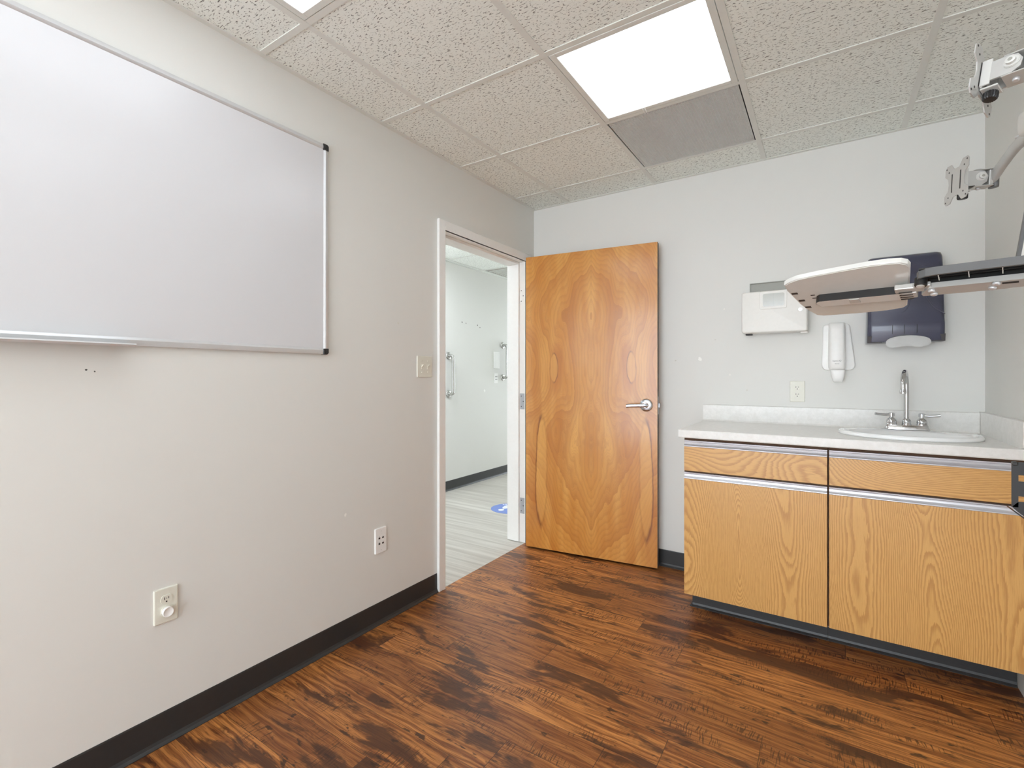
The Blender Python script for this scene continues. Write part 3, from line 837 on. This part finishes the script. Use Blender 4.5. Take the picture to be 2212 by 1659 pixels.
# ------------------------------------------------------------------ corridor things
def grab_bar(label, y, za, zb):
    t = wall_thing('grab_bar', label, 'grab bar', Matrix.Translation((XH, y, (za+zb)/2)) @ frame(Vector((0, 1, 0)), Vector((0, 0, 1)), Vector((1, 0, 0))).to_4x4(), 'grab bars on the corridor wall')
    h = (zb-za)/2-.03
    bm = B(); tube(bm, smooth_path([(0, h, .006), (0, h, .036), (0, h-.006, .054), (0, h-.03, .066), (0, 0, .066), (0, -h+.03, .066), (0, -h+.006, .054), (0, -h, .036), (0, -h, .006)], 6), .0165, n=16, up=(1, 0, 0)); obj('rail', bm, M_steel, t, 60)
    for s in (-1, 1):
        bm = B(); lathe(bm, [(.040, 0), (.040, .004), (.036, .009), (.024, .012), (.0170, .014)], 28, lambda x, y_, z: (x, s*h+y_, z)); obj('flange', bm, M_steel, t, 40)
grab_bar('stainless grab bar on the corridor wall nearest the left door jamb', .790, .985, 1.445)
grab_bar('stainless grab bar on the corridor wall nearest the right door jamb', 1.82, 1.155, 1.610)
def on_hall(y, z): return Matrix.Translation((XH, y, z)) @ frame(Vector((0, 1, 0)), Vector((0, 0, 1)), Vector((1, 0, 0))).to_4x4()
t = wall_thing('wall_plate', 'small white four-port plate beside the corridor grab bar', 'wall plate', on_hall(1.672, 1.178))
bm = B(); plate(bm, .075, .118); obj('cover_plate', bm, M_white, t)
for dx in (-.012, .012):
    for dy in (.02, -.015): bm = B(); bx(bm, dx-.005, dx+.005, dy-.005, dy+.005, .005, .0068); obj('port', bm, M_hole, t)
t = wall_thing('door_release_plate', 'pale blank plate above the small corridor plate', 'wall plate', on_hall(1.685, 1.395))  # door release plate on the corridor wall, modelled as a plain cover
bm = B(); plate(bm, .115, .20, .010); obj('cover_plate', bm, M_white, t)
# floor sticker
o = thing('floor_sticker', 'round blue floor sticker with white shoe prints in the corridor', 'sticker', (-.58, .57, 0))
bm = B(); lathe(bm, [(.17, .0003), (.17, .0012)], 64); obj('disc', bm, M_blue, o)
def blob(bm, cx, cy, rx, ry, rot, taper=0., z0=.0012, z1=.0016):
    P = []
    for k in range(28):
        a = 2*PI*k/28; x, y_ = rx*math.cos(a), ry*math.sin(a); y_ *= 1+taper*x/rx
        P.append((cx+x*math.cos(rot)-y_*math.sin(rot), cy+x*math.sin(rot)+y_*math.cos(rot)))
    prism(bm, P, z0, z1)
rot = math.radians(96)
for s in (-1, 1):
    bm = B(); qx, qy = math.cos(rot), math.sin(rot)
    ox_, oy_ = s*.047*-qy, s*.047*qx
    blob(bm, ox_+qx*.035, oy_+qy*.035, .066, .032, rot, .12); blob(bm, ox_-qx*.075, oy_-qy*.075, .030, .026, rot, 0.)
    obj('shoe_print', bm, M_label, o)
bm = B()
for k in range(13):
    a = math.radians(35+k*9.2); c, s = math.cos(a), math.sin(a)
    for dr, w_ in ((.134, .006), (.150, .007)):
        if (k*7+int(dr*1000)) % 5 == 0: continue
        p = Matrix.Rotation(a-PI/2, 4, 'Z')
        q0 = len(bm.verts); bx(bm, -w_, w_, -.006, .006, .0012, .0016); tf(bm, Matrix.Translation((c*dr, s*dr, 0)) @ p, q0)
obj('lettering', bm, M_label, o)

# ------------------------------------------------------------------ dual screen mount and keyboard tray on the right wall
CAM = Vector((1.7966, -3.1317, 1.2005))
mm = thing('monitor_mount', 'silver curved bar mount with two empty screen plates, high at right', 'monitor mount', (W, -1.45, 1.62))
def mloc(bm): tf(bm, Matrix.Translation((-W, 1.45, -1.62))); return bm
bm = B(); bx(bm, W-.022, W-.0005, -1.53, -1.37, 1.20, 2.05, .004); obj('wall_track', mloc(bm), M_silver2, mm)
# upright carrying the bar: white face, dark grey sides
bm = B(); prism(bm, [(2.1915, 1.47), (2.2352, 1.80), (2.32, 1.80), (2.32, 1.47)], -1.429, -1.412, lambda a, b, h: (a, h, b), 0); obj('upright', mloc(bm), M_white2, mm)
bm = B(); prism(bm, [(2.1820, 1.455), (2.2292, 1.81), (2.2362, 1.81), (2.1890, 1.455)], -1.433, -1.421, lambda a, b, h: (a, h, b), 0); obj('upright_edge', mloc(bm), M_grey, mm)
bm = B(); bx(bm, 2.30, W-.021, -1.50, -1.40, 1.50, 1.80, .006); obj('wall_bracket', mloc(bm), M_silver2, mm)
BOW = [(2.145, -1.737, 1.822), (2.168, -1.70, 1.820), (2.196, -1.64, 1.818), (2.217, -1.55, 1.815), (2.2225, -1.45, 1.813), (2.222, -1.36, 1.812), (2.2185, -1.30, 1.813), (2.2175, -1.25, 1.811), (2.211, -1.20, 1.798), (2.203, -1.172, 1.782), (2.198, -1.157, 1.773)]
bm = B(); tube(bm, smooth_path(BOW, 8), .0095, .0155, 20, sq=.75); obj('crossbar', mloc(bm), M_silver, mm, 50)
bm = B(); tube(bm, smooth_path([(2.214, -1.57, 1.835), (2.222, -1.48, 1.837), (2.222, -1.41, 1.837), (2.2145, -1.372, 1.838)], 6), .013, .030, 20, sq=.6); obj('center_clamp', mloc(bm), M_silver2, mm, 50)
for p in ((2.2165, -1.318, 1.826), (2.2165, -1.262, 1.824)):
    bm = B(); lathe(bm, [(.006, 0), (.006, .004), (.004, .006)], 12, axis_fn(p, (-.35, -.1, 1))); obj('clamp_screw', mloc(bm), M_alu2, mm)

def vesa_outline(h=.058):
    q = [(.50, 1.), (.86, 1.), (1., .86), (1., .50), (.72, .32), (.64, 0.)]
    P = [(a*h, b*h) for a, b in q]+[(a*h, -b*h) for a, b in q[-2::-1]]
    P += [(-.20*h, -.66*h) if 0 else (.22*h, -.70*h)]
    P += [(-a, b) for a, b in reversed(P)]
    top = [(.22*h, .70*h)]
    # order: right side top->bottom, bottom waist, left side bottom->top, top waist
    R = [(a*h, b*h) for a, b in q]+[(a*h, -b*h) for a, b in q[-2::-1]]
    Lf = [(-a, b) for a, b in reversed(R)]
    return R+[(.22*h, -.70*h), (-.22*h, -.70*h)]+Lf+[(-.22*h, .70*h), (.22*h, .70*h)]
def vesa_head(Mx, roll, light_knob):
    """local frame: x across, y up, z from the plate back towards the bar"""
    hd = bpy.data.objects.new('tilt_head', None); COL.objects.link(hd); hd.parent = mm; hd.matrix_local = Matrix.Translation((-W, 1.45, -1.62)) @ Mx
    bm = B(); prism(bm, vesa_outline(), -.0012, .0012, bev=0)
    for a in (-1, 1):
        for b in (-1, 1):
            for d in (.050, .0375): lathe(bm, [(.0024, -.0017), (.0024, .0017)], 10, lambda x, y, z: (a*d+x, b*d+y, z), 1)
        bx(bm, a*.021-.0022, a*.021+.0022, -.026, .028, -.0017, .0017, mi=1)
    obj('screen_plate', bm, [M_silver, M_hole], hd)
    bm = B()
    bx(bm, -.019, .019, -.030, .030, .002, .006, .001, 1)
    for a in (-1, 1): bx(bm, a*.019-.002, a*.019+.002, -.028, .030, .002, .018, .0008, 1)
    bx(bm, -.016, .016, -.034, -.030, .002, .030, .001, 1)
    obj('quick_release', bm, M_silver2, hd)
    bm = B(); q0 = 0
    for a in (-1, 1): prism(bm, [(.008, -.021), (.050, -.021), (.062, -.012), (.064, .004), (.056, .018), (.044, .021), (.008, .021)], a*.019-.0018, a*.019+.0018, lambda p, q, h: (h, q, p))
    bx(bm, -.0172, .0172, -.018, .019, .008, .014)
    bx(bm, -.016, .016, -.012, .013, .030, .060, .002)
    obj('clevis', bm, M_silver, hd)
    for a in (-1, 1):
        bm = B(); fn = axis_fn((a*.0205, .003, .048), (a, 0, 0))
        lathe(bm, [(.0125, 0), (.0125, .002), (.0115, .0022), (.0115, .004), (.008, .0042), (.008, .010), (.006, .0105)], 24, fn)
        lathe(bm, [(.004, .0104), (.004, .0109)], 6, fn, 1)
        obj('bolt', bm, [M_silver2, M_greybrk], hd, 40)
    bm = B(); n = 36
    pr2 = [(.0085, 0), (.0125, .001), (.0125, .013), (.0105, .016), (.006, .0162)]
    R_ = []
    for r, h in pr2:
        R_.append([bm.verts.new(((r*(1 if k % 2 else .90))*math.cos(2*PI*k/n), -.037-h, .016+(r*(1 if k % 2 else .90))*math.sin(2*PI*k/n))) for k in range(n)])
    for A, C_ in zip(R_, R_[1:]):
        for k in range(n): bm.faces.new((A[k], A[(k+1) % n], C_[(k+1) % n], C_[k]))
    bm.faces.new(R_[0]); bm.faces.new(R_[-1]); obj('knob', bm, M_black, hd)
    bm = B(); bx(bm, -.021, .021, -.024, -.021, .034, .078, .001, 1); bx(bm, -.021, .021, .022, .025, .034, .078, .001, 1); bx(bm, -.018, .018, -.021, .022, .068, .078, .002); obj('yoke', bm, M_silver, hd)
    bm = B(); lathe(bm, [(.017, -.026), (.017, .027)], 24, lambda x, y, z: (x*.9, z, .088+y*.6)); obj('bar_collar', bm, M_grey, hd, 40)
    for yy, s_ in ((.025, 1), (-.024, -1)):
        bm = B(); lathe(bm, [(.006, 0), (.006, .004), (.004, .006)], 14, axis_fn((0, yy, .052), (0, s_, 0))); obj('yoke_screw', bm, M_alu2, hd)
def plate_frame(c, back, up):
    z = Vector(back).normalized(); y = Vector(up); y = (y-z*y.dot(z)).normalized(); x = y.cross(z)
    return Matrix.Translation(c) @ frame(x, y, z).to_4x4()
vesa_head(plate_frame((2.120, -1.179, 1.779), (.96, .281, -.013), (.029, -.053, .998)), 0, False)
vesa_head(plate_frame((2.074, -1.707, 1.827), (.887, -.461, -.03), (.149, .224, .963)), 0, True)

# keyboard tray: tipped so that its underside faces the room
a_ = math.radians(76.9); D_ = Vector((-math.sin(a_), math.cos(a_), 0)); N_ = Vector((D_.y, -D_.x, 0))
tl = math.radians(20); W_ = N_*math.cos(tl)-Vector((0, 0, 1))*math.sin(tl); n_ = D_.cross(W_)
kt = thing('keyboard_tray', 'grey keyboard tray with a silver mouse tray, seen from below, before the towel dispenser', 'keyboard tray', (1.934, -1.894, 1.378), frame(D_, W_, n_))
ms = [(.2045, -.0621), (.1949, -.0714), (.1749, -.0815), (.1367, -.088), (.0913, -.0935), (.0493, -.0975), (.0201, -.0974), (.0018, -.0934), (-.0065, -.0857), (-.0091, -.0725), (-.0049, -.0385), (.0007, .0027), (.0087, .0521), (.0134, .0844), (.0203, .0937), (.0472, .1002), (.0933, .1029), (.142, .1025), (.1675, .1022), (.1792, .096), (.1886, .0689), (.1967, .0323), (.2012, -.0057), (.2047, -.0356)]
mt = bpy.data.objects.new('mouse_tray', None); COL.objects.link(mt); mt.parent = kt
bm = B(); prism(bm, ms, -.010, .0, bev=.0018, seg=2); obj('tray_shell', bm, M_silver2, mt, 30)
mid = Vector((.098, .0)); inner = [tuple(mid+(Vector(p)-mid)*.975) for p in ms]
bm = B(); prism(bm, inner, -.0005, .0012); obj('underside', bm, plain('glossy grey underside', (214, 213, 207), .18, coat=.4), mt)
bm = B(); prism(bm, [(.001, -.006), (.150, -.006), (.157, .0), (.150, .020), (.001, .020)], .001, .0185, mi=0)
bm.normal_update()
for f in bm.faces: f.material_index = 1 if f.normal.y < -.3 or (f.normal.x > .3 and f.normal.y < .2) else 0
o = obj('rail_channel', bm, [M_silver2, M_black], mt)
bm = B(); bx(bm, .079, .097, -.004, .014, .0183, .0205, .0015); obj('latch_tab', bm, M_silver, mt)
for x, y_, a, b in ((.194, -.022, .006, .004), (.189, .014, .006, .004), (.185, .049, .006, .004), (.163, -.006, .004, .0018), (.163, .008, .004, .0018), (.163, .036, .004, .0018)):
    bm = B(); bx(bm, x-a, x+a, y_-b, y_+b, .0008, .0015); obj('slot', bm, M_hole, mt)
# keyboard half: lip, dark ribbed hollow, steel bar
KX0 = -.45
bm = B()
lip = [(-.0145, -.022), (-.0145, -.040), (-.018, -.048), (-.028, -.0535), (-.045, -.0555), (-.08, -.0565), (KX0, -.0575)]
inn = [(KX0, -.0540), (-.08, -.0530), (-.045, -.0520), (-.030, -.0500), (-.0205, -.0455), (-.0175, -.039), (-.0175, -.022)]
prism(bm, lip+inn, -.004, .0120)
bx(bm, KX0, -.020, .034, .037, -.004, .004)
obj('front_lip', bm, M_grey, kt)
bm = B(); bx(bm, KX0, -.0185, -.0530, .036, -.006, -.003); obj('tray_board', bm, M_black, kt)
bm = B()
for wy in (-.043, -.034): bx(bm, KX0, -.020, wy-.0008, wy+.0008, -.0035, .006)
for x in (-.045, -.085, -.127, -.170, -.215, -.26): bx(bm, x-.0006, x+.0006, -.0528, -.023, -.0035, .0075, mi=1)
obj('rib', bm, [M_dark, M_silver2], kt)
bm = B(); prism(bm, [(-.030, -.021), (KX0, -.021), (KX0, .008), (-.135, .008), (-.128, .010), (-.020, .009), (-.018, .002)], .0095, .0205, mi=0)
bm.normal_update()
for f in bm.faces: f.material_index = 1 if f.normal.y < -.5 else 0
obj('steel_bar', bm, [M_silver, M_grey2], kt)
bm = B(); bx(bm, KX0, -.03, -.012, .004, -.003, .0094); obj('bar_spacer', bm, M_dark, kt)
bm = B(); bx(bm, -.150, -.055, .009, .033, .0, .004); bx(bm, -.055, -.018, .012, .036, .0, .004); obj('far_skirt', bm, M_dark, kt)
for x, y_ in ((-.119, -.016), (-.114, -.001), (-.034, -.012), (-.036, .002)):
    bm = B(); lathe(bm, [(.0055, .0205), (.0055, .0235), (.003, .025)], 14, lambda a, b, c: (x+a, y_+b, c)); obj('bar_screw', bm, M_alu2, kt)
bm = B(); bx(bm, -.146, -.126, -.0155, -.0095, .0200, .0209); bx(bm, -.170, -.158, -.0165, -.0125, .0200, .0209); bx(bm, -.172, -.160, -.009, -.005, .0200, .0209); obj('bar_slot', bm, M_hole, kt)
bm = B(); lathe(bm, [(.0095, .006), (.0095, .020), (.0082, .0213)], 24, lambda a, b, c: (-.0205+a, -.0345+b, c)); lathe(bm, [(.0062, .0211), (.0062, .0224), (.0042, .0229)], 18, lambda a, b, c: (-.0200+a, -.034+b, c), 1); obj('pivot_bolt', bm, [M_black, M_silver2], kt, 40)
bm = B(); bx(bm, -.024, .020, -.026, -.008, .008, .0195, .002); bx(bm, -.012, .012, -.010, .012, .010, .0210, .0015); bx(bm, -.034, -.008, -.030, -.016, .010, .0190, .002); obj('link_plate', bm, M_silver, kt)
bm = B()
for y_ in (-.014, -.003, .006, .014): bx(bm, -.006, .014, y_-.0012, y_+.0012, .0205, .0217)
obj('link_slot', bm, M_hole, kt)
# swing arm back to the wall track
K = kt.matrix_world.inverted()
bm = B(); tube(bm, [Vector(p) for p in ((2.16, -1.95, 1.392), (2.30, -1.80, 1.40), (2.37, -1.50, 1.40), (W-.024, -1.48, 1.40))], .016, .02, 14, sq=.7); tf(bm, K); obj('swing_arm', bm, M_silver2, kt, 50)

# computer holder: folded black steel with slots
t = thing('computer_mount', 'black slotted steel bracket cut off by the right edge, before the cabinet', 'computer mount', (W, -1.5, .83))
def cl(bm): tf(bm, Matrix.Translation((-W, 1.5, -.83))); return bm
HX = 2.163
bm = B()
out = [(HX, .892), (HX, .990), (HX+.006, 1.000), (HX+.012, .996), (HX+.022, .998), (HX+.030, 1.004), (W-.006, 1.004), (W-.006, .846), (HX+.06, .846)]
def slot_strip(z0, z1, za, zb): pass
# the face is made of strips that leave the slots open
y_a, y_b = -1.502, -1.498
def strip(x0, x1, z0, z1): bx(bm, x0, x1, y_a, y_b, z0, z1)
strip(HX, HX+.011, .892, .993); strip(HX+.011, W-.001, .968, .998); strip(HX+.011, W-.001, .918, .953)
prism(bm, [(HX, .8922), (HX+.011, .880), (HX+.055, .842), (W-.001, .842), (W-.001, .905), (HX+.011, .905)], y_a, y_b, lambda a, b, h: (a, h, b))
strip(HX+.060, HX+.075, .953, .968); strip(HX+.060, HX+.075, .905, .918)
obj('face_plate', cl(bm), M_black, t)
bm = B(); prism(bm, [(HX+.003, .8850), (HX+.058, .8365), (W-.001, .8365), (W-.001, .8335), (HX+.058, .8335), (HX+.006, .8785)], -1.496, -1.44, lambda a, b, h: (a, h, b)); obj('lower_flange', cl(bm), M_black, t)
bm = B(); bx(bm, HX+.001, HX+.010, -1.506, -1.490, .990, .999, .002); obj('hook', cl(bm), M_black, t)
bm = B(); bx(bm, W-.004, W-.0005, -1.56, -1.40, .83, 1.01); obj('wall_plate', cl(bm), M_black, t)

# ------------------------------------------------------------------ light, camera, view
w = bpy.data.worlds.new('World'); bpy.context.scene.world = w; w.use_nodes = True
bg = w.node_tree.nodes['Background']; bg.inputs[0].default_value = (.915, 1., 1.09, 1); bg.inputs[1].default_value = 6.9

cam = bpy.data.cameras.new('Camera'); co = bpy.data.objects.new('Camera', cam); COL.objects.link(co)
co.location = CAM; co.rotation_euler = (PI/2, 0, .5928)
cam.sensor_width = 36.; cam.lens = 1046.4/2212*36.
cam.shift_x = (1106-1077.77)/2212; cam.shift_y = -(829.5-813.05)/2212
cam.clip_start = .02
sc = bpy.context.scene; sc.camera = co
sc.view_settings.view_transform = 'Standard'; sc.view_settings.look = 'None'; sc.view_settings.gamma = 1.
sc.view_settings.use_curve_mapping = False
sc.view_settings.exposure = .30
sc.cycles.max_bounces = 7; sc.cycles.diffuse_bounces = 5; sc.cycles.glossy_bounces = 3; sc.cycles.transmission_bounces = 2
sc.cycles.use_light_tree = False; sc.cycles.use_adaptive_sampling = True; sc.cycles.adaptive_threshold = .03
sc.cycles.caustics_reflective = False; sc.cycles.caustics_refractive = False
